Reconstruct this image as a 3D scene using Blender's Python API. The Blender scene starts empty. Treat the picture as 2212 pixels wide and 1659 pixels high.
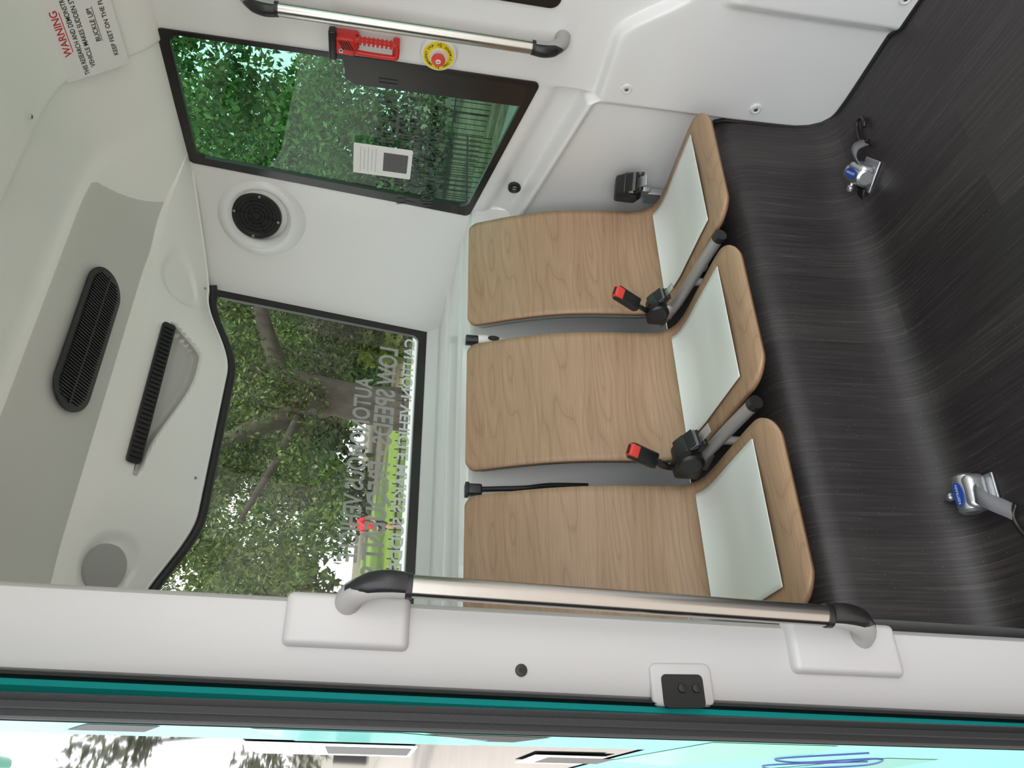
import bpy, bmesh, math, random
import numpy as np
from mathutils import Vector, Matrix
random.seed(7); rng=np.random.default_rng(7)
V=Vector
FLOOR=-1.37
CX=1.14
# ------------------------------------------------------------------ materials
def mat(name,col,rough=.5,metal=0,var=0,vs=20,bump=0,bs=200,coat=0,spec=.5,emit=0):
    m=bpy.data.materials.new(name); m.use_nodes=True
    nt=m.node_tree; N=nt.nodes; L=nt.links; b=N['Principled BSDF']
    b.inputs['Roughness'].default_value=rough; b.inputs['Metallic'].default_value=metal
    b.inputs['Coat Weight'].default_value=coat; b.inputs['Coat Roughness'].default_value=.08
    b.inputs['Specular IOR Level'].default_value=spec
    c=(*col,1)
    tc=N.new('ShaderNodeTexCoord')
    nz=N.new('ShaderNodeTexNoise'); nz.inputs['Scale'].default_value=vs; nz.inputs['Detail'].default_value=4
    L.new(tc.outputs['Object'],nz.inputs['Vector'])
    mx=N.new('ShaderNodeMixRGB'); mx.inputs[1].default_value=c
    v=max(var,.015)
    mx.inputs[2].default_value=(*[max(0,k*(1-v)) for k in col],1)
    L.new(nz.outputs['Fac'],mx.inputs[0]); L.new(mx.outputs[0],b.inputs['Base Color'])
    if bump:
        n2=N.new('ShaderNodeTexNoise'); n2.inputs['Scale'].default_value=bs; L.new(tc.outputs['Object'],n2.inputs['Vector'])
        bp=N.new('ShaderNodeBump'); bp.inputs['Strength'].default_value=bump; bp.inputs['Distance'].default_value=.002
        L.new(n2.outputs['Fac'],bp.inputs['Height']); L.new(bp.outputs[0],b.inputs['Normal'])
    return m
def ramp(N,stops):
    r=N.new('ShaderNodeValToRGB'); e=r.color_ramp.elements
    e[0].position=stops[0][0]; e[0].color=(*stops[0][1],1); e[1].position=stops[-1][0]; e[1].color=(*stops[-1][1],1)
    for p,c in stops[1:-1]:
        x=e.new(p); x.color=(*c,1)
    return r
def wood_mat():
    m=bpy.data.materials.new('beech_laminate'); m.use_nodes=True; nt=m.node_tree;N=nt.nodes;L=nt.links;b=N['Principled BSDF']
    uv=N.new('ShaderNodeUVMap')
    mp=N.new('ShaderNodeMapping'); mp.inputs['Scale'].default_value=(.9,6.5,1); mp.inputs['Rotation'].default_value=(0,0,.03); L.new(uv.outputs[0],mp.inputs[0])
    n1=N.new('ShaderNodeTexNoise'); n1.inputs['Scale'].default_value=1.5; n1.inputs['Detail'].default_value=1.2; n1.inputs['Distortion'].default_value=.15
    L.new(mp.outputs[0],n1.inputs['Vector'])
    mu=N.new('ShaderNodeMath'); mu.operation='MULTIPLY'; mu.inputs[1].default_value=26; L.new(n1.outputs['Fac'],mu.inputs[0])
    fr=N.new('ShaderNodeMath'); fr.operation='PINGPONG'; fr.inputs[1].default_value=1; L.new(mu.outputs[0],fr.inputs[0])
    mp2=N.new('ShaderNodeMapping'); mp2.inputs['Scale'].default_value=(5,230,1); L.new(uv.outputs[0],mp2.inputs[0])
    n2=N.new('ShaderNodeTexNoise'); n2.inputs['Scale'].default_value=1.5; n2.inputs['Detail'].default_value=3; L.new(mp2.outputs[0],n2.inputs['Vector'])
    r1=ramp(N,[(0,(.340,.215,.130)),(.14,(.400,.263,.166)),(1,(.435,.288,.184))]); L.new(fr.outputs[0],r1.inputs[0])
    r2=ramp(N,[(.3,(.82,.80,.78)),(.7,(1.06,1.05,1.04))]); L.new(n2.outputs['Fac'],r2.inputs[0])
    mx=N.new('ShaderNodeMixRGB'); mx.blend_type='MULTIPLY'; mx.inputs[0].default_value=1
    L.new(r1.outputs[0],mx.inputs[1]); L.new(r2.outputs[0],mx.inputs[2])
    mp3=N.new('ShaderNodeMapping'); mp3.inputs['Scale'].default_value=(.6,9,1); L.new(uv.outputs[0],mp3.inputs[0])
    n3=N.new('ShaderNodeTexNoise'); n3.inputs['Scale'].default_value=1.2; L.new(mp3.outputs[0],n3.inputs['Vector'])
    r3=ramp(N,[(.35,(.93,.91,.88)),(.65,(1.04,1.04,1.04))]); L.new(n3.outputs['Fac'],r3.inputs[0])
    mx2=N.new('ShaderNodeMixRGB'); mx2.blend_type='MULTIPLY'; mx2.inputs[0].default_value=1; L.new(mx.outputs[0],mx2.inputs[1]); L.new(r3.outputs[0],mx2.inputs[2])
    L.new(mx2.outputs[0],b.inputs['Base Color'])
    b.inputs['Roughness'].default_value=.45
    return m
def vinyl_mat():
    m=bpy.data.materials.new('dark_wood_vinyl'); m.use_nodes=True; nt=m.node_tree;N=nt.nodes;L=nt.links;b=N['Principled BSDF']
    uv=N.new('ShaderNodeUVMap')
    mp=N.new('ShaderNodeMapping'); mp.inputs['Rotation'].default_value=(0,0,math.pi/2); L.new(uv.outputs[0],mp.inputs[0])
    br=N.new('ShaderNodeTexBrick'); br.inputs['Scale'].default_value=1; br.inputs['Brick Width'].default_value=.75; br.inputs['Row Height'].default_value=.11
    br.inputs['Mortar Size'].default_value=.0005; br.inputs['Color1'].default_value=(.038,.033,.033,1); br.inputs['Color2'].default_value=(.022,.019,.020,1); br.inputs['Mortar'].default_value=(.014,.012,.012,1)
    L.new(mp.outputs[0],br.inputs['Vector'])
    mp2=N.new('ShaderNodeMapping'); mp2.inputs['Scale'].default_value=(170,4,1); L.new(uv.outputs[0],mp2.inputs[0])
    n2=N.new('ShaderNodeTexNoise'); n2.inputs['Scale'].default_value=1; n2.inputs['Detail'].default_value=5; n2.inputs['Distortion'].default_value=.5; L.new(mp2.outputs[0],n2.inputs['Vector'])
    r2=ramp(N,[(.3,(.60,.57,.57)),(.55,(1.0,.97,.97)),(.75,(2.0,1.88,1.82))]); L.new(n2.outputs['Fac'],r2.inputs[0])
    mx=N.new('ShaderNodeMixRGB'); mx.blend_type='MULTIPLY'; mx.inputs[0].default_value=1
    L.new(br.outputs[0],mx.inputs[1]); L.new(r2.outputs[0],mx.inputs[2])
    n3=N.new('ShaderNodeTexVoronoi'); n3.inputs['Scale'].default_value=70; L.new(uv.outputs[0],n3.inputs['Vector'])
    r3=ramp(N,[(.05,(.45,.45,.45)),(.075,(0,0,0))]); L.new(n3.outputs['Distance'],r3.inputs[0])
    ad=N.new('ShaderNodeMixRGB'); ad.blend_type='ADD'; ad.inputs[0].default_value=.3; L.new(mx.outputs[0],ad.inputs[1]); L.new(r3.outputs[0],ad.inputs[2])
    L.new(ad.outputs[0],b.inputs['Base Color']); b.inputs['Roughness'].default_value=.46
    bp=N.new('ShaderNodeBump'); bp.inputs['Strength'].default_value=.15; bp.inputs['Distance'].default_value=.001; L.new(n2.outputs['Fac'],bp.inputs['Height']); L.new(bp.outputs[0],b.inputs['Normal'])
    return m
def glass_mat(name,tint,refl=.08):
    m=bpy.data.materials.new(name); m.use_nodes=True; nt=m.node_tree;N=nt.nodes;L=nt.links
    N.remove(N['Principled BSDF']); o=N['Material Output']
    t=N.new('ShaderNodeBsdfTransparent'); t.inputs[0].default_value=(*tint,1)
    g=N.new('ShaderNodeBsdfGlossy'); g.inputs['Roughness'].default_value=.01; g.inputs[0].default_value=(1,1,1,1)
    f=N.new('ShaderNodeFresnel'); f.inputs[0].default_value=1.45
    mx=N.new('ShaderNodeMixShader'); L.new(f.outputs[0],mx.inputs[0]); L.new(t.outputs[0],mx.inputs[1]); L.new(g.outputs[0],mx.inputs[2]); L.new(mx.outputs[0],o.inputs[0])
    return m
def letter_mat(name,col,alpha):
    m=mat(name,col,.5); m.node_tree.nodes['Principled BSDF'].inputs['Alpha'].default_value=alpha; return m
def leaf_mat(name,c1,c2,c3):
    m=bpy.data.materials.new(name); m.use_nodes=True; nt=m.node_tree;N=nt.nodes;L=nt.links; b=N['Principled BSDF'];o=N['Material Output']
    g=N.new('ShaderNodeNewGeometry'); r=ramp(N,[(0,c1),(.5,c2),(1,c3)]); L.new(g.outputs['Random Per Island'],r.inputs[0])
    L.new(r.outputs[0],b.inputs['Base Color']); b.inputs['Roughness'].default_value=.5
    t=N.new('ShaderNodeBsdfTranslucent'); L.new(r.outputs[0],t.inputs[0])
    mx=N.new('ShaderNodeMixShader'); mx.inputs[0].default_value=.4; L.new(b.outputs[0],mx.inputs[1]); L.new(t.outputs[0],mx.inputs[2]); L.new(mx.outputs[0],o.inputs[0])
    return m
def lawn_mat():
    m=bpy.data.materials.new('grass_litter_and_tree_shade'); m.use_nodes=True; nt=m.node_tree;N=nt.nodes;L=nt.links;b=N['Principled BSDF']
    tc=N.new('ShaderNodeTexCoord'); sx=N.new('ShaderNodeSeparateXYZ'); L.new(tc.outputs['Object'],sx.inputs[0])
    n=N.new('ShaderNodeTexNoise'); n.inputs['Scale'].default_value=.35; n.inputs['Detail'].default_value=6; L.new(tc.outputs['Object'],n.inputs['Vector'])
    n2=N.new('ShaderNodeTexNoise'); n2.inputs['Scale'].default_value=6; n2.inputs['Detail'].default_value=5; L.new(tc.outputs['Object'],n2.inputs['Vector'])
    mr=N.new('ShaderNodeMapRange'); mr.inputs[1].default_value=17; mr.inputs[2].default_value=22; L.new(sx.outputs['Y'],mr.inputs[0])
    mx_=N.new('ShaderNodeMapRange'); mx_.inputs[1].default_value=17; mx_.inputs[2].default_value=11; L.new(sx.outputs['X'],mx_.inputs[0])
    mu=N.new('ShaderNodeMath'); mu.operation='MULTIPLY'; L.new(mr.outputs[0],mu.inputs[0]); L.new(mx_.outputs[0],mu.inputs[1])
    ad=N.new('ShaderNodeMath'); ad.operation='ADD'; L.new(mu.outputs[0],ad.inputs[0]); L.new(n.outputs['Fac'],ad.inputs[1])
    st=ramp(N,[(.62,(0,0,0)),(.85,(1,1,1))]); L.new(ad.outputs[0],st.inputs[0])
    g=ramp(N,[(.3,(.13,.21,.035)),(.7,(.22,.32,.07))]); L.new(n2.outputs['Fac'],g.inputs[0])
    d=ramp(N,[(.3,(.07,.06,.04)),(.7,(.19,.16,.11))]); L.new(n2.outputs['Fac'],d.inputs[0])  # leaf litter brown, also painting the dark shade under the trees
    mx=N.new('ShaderNodeMixRGB'); L.new(st.outputs[0],mx.inputs[0]); L.new(d.outputs[0],mx.inputs[1]); L.new(g.outputs[0],mx.inputs[2])
    L.new(mx.outputs[0],b.inputs['Base Color']); b.inputs['Roughness'].default_value=.95
    return m
M={}
M['white']=mat('gloss_white_panel',(.78,.785,.78),.26,var=.02,vs=3,coat=.35)
M['jamb']=mat('door_pillar_plastic',(.56,.545,.545),.34,var=.02,vs=3,coat=.15)
M['headliner']=mat('headliner_plastic',(.86,.86,.83),.36,var=.02,vs=3,coat=.1)
M['band']=mat('headliner_shaded',(.62,.615,.58),.5,var=.02,vs=3)  # darker headliner copy: shade of the down-facing band put into its colour
M['pocket']=mat('vent_pocket_shade',(.50,.495,.47),.5,var=.02,vs=3)  # grey paints the recess shade of the vent pocket
M['cover']=mat('grey_cover',(.38,.38,.36),.5)
M['black']=mat('black_rubber',(.012,.012,.013),.55,bump=.2)
M['blackgl']=mat('black_gloss',(.015,.012,.012),.2)
M['doorgl']=mat('door_dark_glass',(.012,.014,.014),.03)
M['blackpl']=mat('black_plastic',(.014,.014,.015),.35,bump=.15)
M['steel']=mat('brushed_steel',(.50,.475,.44),.22,1,var=.08,vs=60)
M['satin']=mat('satin_grey_plastic',(.36,.35,.34),.4)
M['seatgrey']=mat('seat_shell_grey',(.42,.42,.41),.4)
M['tube']=mat('painted_tube_grey',(.36,.36,.36),.35,.3)
M['pad']=mat('white_vinyl_pad',(.82,.87,.855),.5,bump=.1,bs=30)
M['silver']=mat('cast_silver',(.62,.63,.65),.32,.9,bump=.2)
M['red']=mat('red_plastic',(.62,.02,.015),.35)
M['redb']=mat('buckle_red',(.75,.06,.05),.4)
M['yellow']=mat('yellow_label',(.85,.68,.02),.45)
M['ink']=mat('black_ink',(.01,.01,.01),.6)
M['redink']=mat('red_ink',(.55,.02,.03),.6)
M['paper']=mat('white_paper',(.80,.80,.79),.6)
M['blue']=mat('blue_label',(.02,.08,.42),.35)
M['web']=mat('grey_webbing',(.16,.16,.17),.8,bump=.6,bs=400)
M['teal']=mat('teal_wrap',(.10,.60,.50),.3,var=.05,vs=2,coat=.4)
M['teal2']=mat('turquoise_wrap',(.02,.52,.50),.3,coat=.4)
M['mint']=mat('mint_wrap',(.20,.66,.55),.45)
M['purple']=mat('purple_ink',(.05,.05,.28),.4)
M['qr']=mat('grey_patch',(.12,.12,.12),.6,var=.4,vs=200)
M['wood']=wood_mat(); M['woodedge']=mat('plywood_edge',(.33,.19,.10),.5,var=.2,vs=80)
M['vinyl']=vinyl_mat()
M['g_rear']=glass_mat('rear_glass',(.60,.64,.59))
M['g_side']=glass_mat('green_tinted_glass',(.22,.46,.34))
M['frit']=mat('brown_frit',(.022,.016,.014),.25)
# ------------------------------------------------------------------ helpers
def link(ob): bpy.context.scene.collection.objects.link(ob); return ob
def grp(name,loc=(0,0,0)):
    e=bpy.data.objects.new(name,None); e.empty_display_size=.05; e.location=loc; link(e); return e
def par(ob,g):
    if g is not None:
        ob.parent=g; ob.matrix_parent_inverse=Matrix.Translation(-V(g.location))
    return ob
def sharp(me,ang=35):
    bm=bmesh.new(); bm.from_mesh(me)
    for f in bm.faces: f.smooth=True
    a=math.radians(ang)
    for e in bm.edges:
        if len(e.link_faces)==2:
            e.smooth = e.calc_face_angle(0)<a
    bm.to_mesh(me); bm.free()
def mk(name,vs,fs,m,g=None,ang=35,uv=None,fix=False):
    me=bpy.data.meshes.new(name); me.from_pydata([tuple(v) for v in vs],[],fs); me.update()
    if uv is not None:
        l=me.uv_layers.new(name='UVMap')
        for lp in me.loops: l.data[lp.index].uv=uv[lp.vertex_index]
    if fix:
        bm=bmesh.new(); bm.from_mesh(me); bmesh.ops.recalc_face_normals(bm,faces=bm.faces[:]); bm.to_mesh(me); bm.free()
    me.materials.append(m)
    if ang: sharp(me,ang)
    ob=bpy.data.objects.new(name,me); link(ob); return par(ob,g)
def basis(o,right,up):
    R=V(right).normalized(); U=V(up); U=(U-R*U.dot(R)).normalized(); Nn=R.cross(U)
    m=Matrix.Identity(4)
    for i in range(3): m[i][0]=R[i]; m[i][1]=U[i]; m[i][2]=Nn[i]; m[i][3]=o[i]
    return m
def frombm(bm,name,m,g=None,mw=None,ang=35):
    me=bpy.data.meshes.new(name); bm.to_mesh(me); bm.free(); me.materials.append(m)
    if ang: sharp(me,ang)
    if mw is not None: me.transform(mw)
    ob=bpy.data.objects.new(name,me); link(ob); return par(ob,g)
def box(name,size,m,g=None,mw=None,bev=.004,seg=3,taper=None):
    bm=bmesh.new(); bmesh.ops.create_cube(bm,size=1)
    for v in bm.verts:
        v.co=V((v.co.x*size[0],v.co.y*size[1],v.co.z*size[2]))
        if taper and v.co.z>0: v.co.x*=taper[0]; v.co.y*=taper[1]
    if bev: bmesh.ops.bevel(bm,geom=bm.edges[:],offset=bev,segments=seg,affect='EDGES',profile=.5)
    return frombm(bm,name,m,g,mw)
def T(x,y,z): return Matrix.Translation((x,y,z))
def prism(name,pts,h,m,g=None,mw=None,bev=0,z0=0,ang=35):
    bm=bmesh.new(); vs=[bm.verts.new((p[0],p[1],z0)) for p in pts]
    f=bm.faces.new(vs); r=bmesh.ops.extrude_face_region(bm,geom=[f])
    nv=[e for e in r['geom'] if isinstance(e,bmesh.types.BMVert)]
    for v in nv: v.co.z+=h
    bmesh.ops.recalc_face_normals(bm,faces=bm.faces[:])
    if bev:
        es=[e for e in bm.edges if all(v in nv for v in e.verts)]
        bmesh.ops.bevel(bm,geom=es,offset=bev,segments=3,affect='EDGES',profile=.5)
    return frombm(bm,name,m,g,mw,ang)
def rrect(w,h,r,n=6):
    out=[]
    for cx,cy,a0 in ((w/2-r,h/2-r,0),(-w/2+r,h/2-r,90),(-w/2+r,-h/2+r,180),(w/2-r,-h/2+r,270)):
        for i in range(n+1):
            a=math.radians(a0+90*i/n); out.append((cx+r*math.cos(a),cy+r*math.sin(a)))
    return out
def circ(r,n=32,rx=1,ry=1): return [(rx*r*math.cos(2*math.pi*i/n),ry*r*math.sin(2*math.pi*i/n)) for i in range(n)]
def catmull(pts,n=8):
    pts=[V(p) for p in pts]; P=[pts[0]*2-pts[1]]+pts+[pts[-1]*2-pts[-2]]; out=[]
    for i in range(1,len(P)-2):
        for k in range(n):
            t=k/n; a,b,c,d=P[i-1],P[i],P[i+1],P[i+2]
            out.append(.5*((2*b)+(c-a)*t+(2*a-5*b+4*c-d)*t*t+(3*b-a-3*c+d)*t**3))
    out.append(pts[-1]); return out
def tube(name,pts,r,m,g=None,seg=14,smooth=0,flat=None,cap=True):
    if smooth: 
        np0=len(pts); pts2=catmull(pts,smooth)
        if isinstance(r,(list,tuple)):
            r=[np.interp(i/smooth,range(np0),r) for i in range(len(pts2))]
        pts=pts2
    pts=[V(p) for p in pts]
    if not isinstance(r,(list,tuple)): r=[r]*len(pts)
    vs=[];fs=[]; prev=None
    for i,p in enumerate(pts):
        t=(pts[min(i+1,len(pts)-1)]-pts[max(i-1,0)]).normalized()
        if prev is None:
            a=V((0,0,1)) if abs(t.z)<.9 else V((1,0,0)); u=t.cross(a).normalized()
        else: u=(prev-t*prev.dot(t)).normalized()
        prev=u; w=t.cross(u)
        for k in range(seg):
            an=2*math.pi*k/seg; sx,sy=(1,1) if not flat else flat
            vs.append(p+u*math.cos(an)*r[i]*sx+w*math.sin(an)*r[i]*sy)
    for i in range(len(pts)-1):
        for k in range(seg):
            a=i*seg+k;b=i*seg+(k+1)%seg; fs.append((a,b,b+seg,a+seg))
    if cap: fs.append(tuple(range(seg-1,-1,-1))); fs.append(tuple((len(pts)-1)*seg+k for k in range(seg)))
    return mk(name,vs,fs,m,g,40,fix=True)
def text(name,body,size,m,g,mw,xs=1,align='CENTER',ext=0,width=None,bold=.012):
    cu=bpy.data.curves.new(name,'FONT'); cu.body=body; cu.size=size; cu.align_x=align; cu.align_y='CENTER'; cu.extrude=ext; cu.resolution_u=4
    cu.offset=size*bold
    o=bpy.data.objects.new(name,cu); link(o); bpy.context.view_layer.update()
    me=bpy.data.meshes.new_from_object(o.evaluated_get(bpy.context.evaluated_depsgraph_get()))
    bpy.data.objects.remove(o)
    me.transform(Matrix.Diagonal((xs,1,1,1)))
    if width:
        xsn=[v.co.x for v in me.vertices]; w=max(xsn)-min(xsn); me.transform(Matrix.Diagonal((width/w,1,1,1)))
    me.materials.clear(); me.materials.append(m)
    me.transform(mw); me.name=name
    ob=bpy.data.objects.new(name,me); link(ob); return par(ob,g)
def ctext(name,body,size,R,a_mid,span,m,g,mw,inside=False):
    n=len(body)
    for i,ch in enumerate(body):
        if ch==' ': continue
        a=math.radians(a_mid+(span/2-span*i/(n-1))*(1 if not inside else -1))
        loc=T(R*math.cos(a),R*math.sin(a),0); rot=Matrix.Rotation(a-math.pi/2 if not inside else a+math.pi/2,4,'Z')
        text(name+'_%d'%i,ch,size,m,g,mw@loc@rot)
def sm(a,b,x):
    t=min(1,max(0,(x-a)/(b-a))); return t*t*(3-2*t)
def lerp(a,b,t): return a+(b-a)*t
def screw(g,mw,r=.006,nm='screw'):
    prism(nm,circ(r,18),.003,M['silver'],g,mw,bev=.001)
    prism(nm+'_socket',circ(r*.45,6),.0005,M['ink'],g,mw@T(0,0,.003))

# ------------------------------------------------------------------ floor (vinyl, continuous up the seat riser)
prof=[(-1.2,FLOOR),(0,FLOOR),(1.0,FLOOR),(1.37,FLOOR),(1.405,FLOOR+.004),(1.43,FLOOR+.015),(1.452,FLOOR+.035),(1.468,FLOOR+.07),(1.478,FLOOR+.12),(1.484,-1.15),(1.488,-1.06),(1.496,-1.025),(1.512,-1.0),(1.54,-.985),(1.58,-.98),(1.8,-.978),(2.08,-.978)]
vs=[];fs=[];uv=[];s=0
xs=np.linspace(.15,2.02,24)
pp=None
for j,(y,z) in enumerate(prof):
    if pp: s+=math.hypot(y-pp[0],z-pp[1])
    pp=(y,z)
    for x in xs: vs.append((x,y,z)); uv.append((x,s))
n=len(xs)
for j in range(len(prof)-1):
    for i in range(n-1): a=j*n+i; fs.append((a,a+1,a+n+1,a+n))
mk('floor',vs,fs,M['vinyl'],None,60,uv)

# ------------------------------------------------------------------ ceiling
_a=np.array([0,.44,.5,.57,.615,.655,.71,.76,.81,.86]); _d=np.array([0,0,.002,.010,.020,.038,.09,.155,.205,.23])
_aa=np.linspace(0,.86,173); _dd=np.interp(_aa,_a,_d)
for _ in range(30): _dd[1:-1]=(_dd[:-2]+2*_dd[1:-1]+_dd[2:])/4
def drop(a): return float(np.interp(a,_aa,_dd))
ZM=.975
def pocket_hi(x): return lerp(.46,.76,sm(.93,1.36,x))-.36*sm(1.40,1.50,x)
def ceil_rows(x):
    a=min(.865,abs(x-CX))
    e=min(1,max(0,(a-.62)/.24))
    Ye=2.41-.40*e**1.4; zb=.588+.125*sm(.26,.62,a); zb=lerp(zb,.748,e)
    Y1=1.80-.05*e; Y2=2.15-.20*sm(.55,.86,a)
    d=drop(a)
    def z(zm): return zm-d*(zm-.745)/.23
    rows=[]
    for t in np.linspace(0,1,10): rows.append((lerp(-1.2,1.505,t),z(ZM-.008)-.006))
    rows+= [(1.513,z(ZM-.008)-.006),(1.519,z(ZM-.008)-.003),(1.523,z(ZM)),(1.530,z(ZM)),(1.62,z(ZM)),(Y1-.03,z(ZM)),(Y1,z(ZM-.002)),(Y1+.015,z(ZM-.010)),(Y1+.03,z(ZM-.022))]
    k=len(rows)
    for t in np.linspace(.05,1,8): rows.append((lerp(Y1+.03,Y2,t),z(lerp(ZM-.022,.855,t))))
    k2=len(rows)
    z2=z(.855)
    ys=Y2+.012*(1-e); zs=z2-.022*(1-e)
    N=44
    for i in range(N+1):
        u=i/N
        y=lerp(ys,Ye,u)-.035*(1-e)*4*u*(1-u); zz=lerp(zs,zb,u)
        fx=sm(.90,.96,x)*(1-sm(1.45,1.50,x)); lo=.36; hi=pocket_hi(x)
        fu=sm(lo,lo+.05,u)*(1-sm(hi-.12,hi,u))
        y+=.05*fx*fu; zz+=.015*fx*fu
        for xc,uc in ((.64,.48),(1.68,.48)):
            rr=math.hypot((x-xc)/.11,(u-uc)/.36)
            dd=1-sm(.7,1.0,rr); y+=.022*dd; zz+=.006*dd
        rows.append((y,zz))
    rows.append((Ye+.004,zb-.006)); rows.append((Ye+.02,zb-.006)); rows.append((Ye+.12*(1-e)+.01,zb+.03))
    return rows,k,k2
xs=list(np.linspace(.27,.50,16))+list(np.linspace(.506,.80,56))+list(np.linspace(.81,1.54,74))+list(np.linspace(1.547,1.80,46))+list(np.linspace(1.81,2.005,22))
XB=min(xs,key=lambda x:abs(x-1.70))
vs=[];cols=[]
for x in xs:
    rows,k,k2=ceil_rows(x); cols.append(rows)
    hat=max(0,min((x-1.40)/(XB-1.40),(2.0-x)/(2.0-XB))) if x>1.40 else 0
    for j,(y,z) in enumerate(rows):
        if hat>0 and j>=k-1:
            t=(j-k+1)/(k2-k) if j<k2 else max(0,1-(j-k2)/14)
            x2=x+hat*.15*min(1,t)
            y,z=ceil_rows(x2)[0][j]; vs.append((x2,y,z))
        else: vs.append((x,y,z))
R=len(cols[0]); fs=[];mi=[]
for i in range(len(xs)-1):
    for j in range(R-1):
        a=i*R+j; fs.append((a,a+1,a+R+1,a+R)); mi.append(1 if (k-1<=j<k2-1 and xs[i]<XB-1e-6) else 0)
ce=mk('ceiling',vs,fs,M['headliner'],None,None); ce.data.materials.append(M['band'])
for p,q in zip(ce.data.polygons,mi): p.material_index=q
sharp(ce.data,28)
pts=[]
for x in xs[::3]:
    if .36<x<1.79:
        r,_,_=ceil_rows(x); pts.append((x,r[-2][0]+.008,r[-2][1]-.010))
tube('trim_1',pts,.016,M['black'],None,10)
box('roof',(2.16,4.10,.06),M['mint'],None,T(1.16,.75,1.09),bev=.02)  # unseen outer roof slab, added to keep the sun off the door pillar

# ------------------------------------------------------------------ side walls
def sill(Y): return -.386+max(0,(Y-1.485))/.605*.143
def wall_keys(Y):
    s=sill(Y); dz=-.17*sm(1.27,1.08,Y)
    A=[(-1.40,.02),(-1.0,.02),(-.82,.025),(s-.20,.035),(s-.178,.05),(s-.165,.045),(s-.155,-.02),(s-.09,-.03),(s-.05,.0),(s,.0)]
    B=[(-1.40,.03),(-1.0,.045),(-.82,.045),(-.60+dz,.045),(-.583+dz,.040),(-.572+dz,.015),(-.56+dz,.008),(-.50+dz*.8,.006),(-.44+dz*.3,.003),(s,0)]
    p=sm(1.478,1.50,Y)
    return [(lerp(b[0],a[0],p),lerp(b[1],a[1],p)) for a,b in zip(A,B)]
TOPZ=.742
def build_side(sgn,name,y0):
    X=lambda x: CX+sgn*(x-CX)
    ycol=[y for y in np.linspace(-1.2,.2,8)]+[.26]+list(np.linspace(.35,1.05,9))+list(np.linspace(1.08,1.13,8))+[1.16,1.19,1.22,1.25,1.28,1.33,1.38,1.43,1.46]+list(np.linspace(1.47,1.51,11))+list(np.linspace(1.54,2.09,14))
    ycol=[y for y in ycol if y>=y0]
    sub=10; vs=[];fs=[];R=None;wlo=whi=None
    for Y in ycol:
        ks=wall_keys(Y); rows=[]
        for a,b in zip(ks[:-1],ks[1:]):
            for i in range(sub): t=i/sub; rows.append([lerp(a[0],b[0],t),lerp(a[1],b[1],t)])
        rows.append(list(ks[-1]))
        for _ in range(8):
            q=[r[:] for r in rows]
            for i in range(1,len(rows)-1):
                for c in (0,1): q[i][c]=(rows[i-1][c]+2*rows[i][c]+rows[i+1][c])/4
            rows=q
        for r in rows: r[1]+=.03*sm(1.125,1.085,Y)*sm(-.83,-.87,r[0])
        wlo=len(rows)-1
        rows+= [[lerp(ks[-1][0],TOPZ,.5),0],[TOPZ,0],[.775,.0],[.80,0.0]]; whi=len(rows)-3
        R=len(rows)
        for z,off in rows:
            Yz=Y
            if Y>1.51:
                Ye=2.09-(max(z,-.35)+.243)/.983*.095; Yz=lerp(1.51,Ye,(Y-1.51)/.58)
                if z<-.35: Yz=Y
            vs.append((X(2.0-off),Yz,z))
    for i in range(len(ycol)-1):
        ym=(ycol[i]+ycol[i+1])/2
        for j in range(R-1):
            inwin=wlo<=j<whi and ((ym>1.487) or (.26<ym<1.22))
            if inwin: continue
            a=i*R+j; fs.append((a,a+1,a+R+1,a+R))
    base=len(vs); nu=20; nw=16
    for iu in range(nu+1):
        u=iu/nu
        for iw in range(nw+1):
            w=-.12+1.2*iw/nw
            b=V((lerp(2.0,1.776,u),lerp(2.09,2.60,u),lerp(-.243,-.124,u))); t=V((lerp(2.0,1.792,u),lerp(1.995,2.45,u),lerp(.738,.72,u)))
            p=b.lerp(t,w); bl=.03*4*u*(1-u); p+=V((.906,.423,0))*bl
            vs.append((X(p.x),p.y,p.z))
    for iu in range(nu):
        for iw in range(nw):
            a=base+iu*(nw+1)+iw; fs.append((a,a+1,a+nw+2,a+nw+1))
    return mk(name,vs,fs,M['white'],None,40)
build_side(1,'wall_right',-1.2)
build_side(-1,'wall_left',1.33)

# ------------------------------------------------------------------ rear wall : shelf below the windshield
prof=[(2.66,-.08),(2.61,-.095),(2.603,-.125),(2.585,-.17),(2.578,-.183),(2.56,-.19),(2.43,-.198),(2.425,-.202),(2.42,-.212),(2.41,-.216),(2.22,-.228),(2.214,-.232),(2.21,-.24),(2.20,-.243),(2.10,-.25),(2.085,-.256),(2.078,-.275),(2.076,-.6),(2.078,-.976)]
xs=np.linspace(.27,2.02,30); vs=[];fs=[]
for y,z in prof:
    for x in xs: vs.append((x,y,z))
n=len(xs)
for j in range(len(prof)-1):
    for i in range(n-1): a=j*n+i; fs.append((a,a+1,a+n+1,a+n))
mk('wall_rear',vs,fs,M['white'],None,30)

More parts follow.
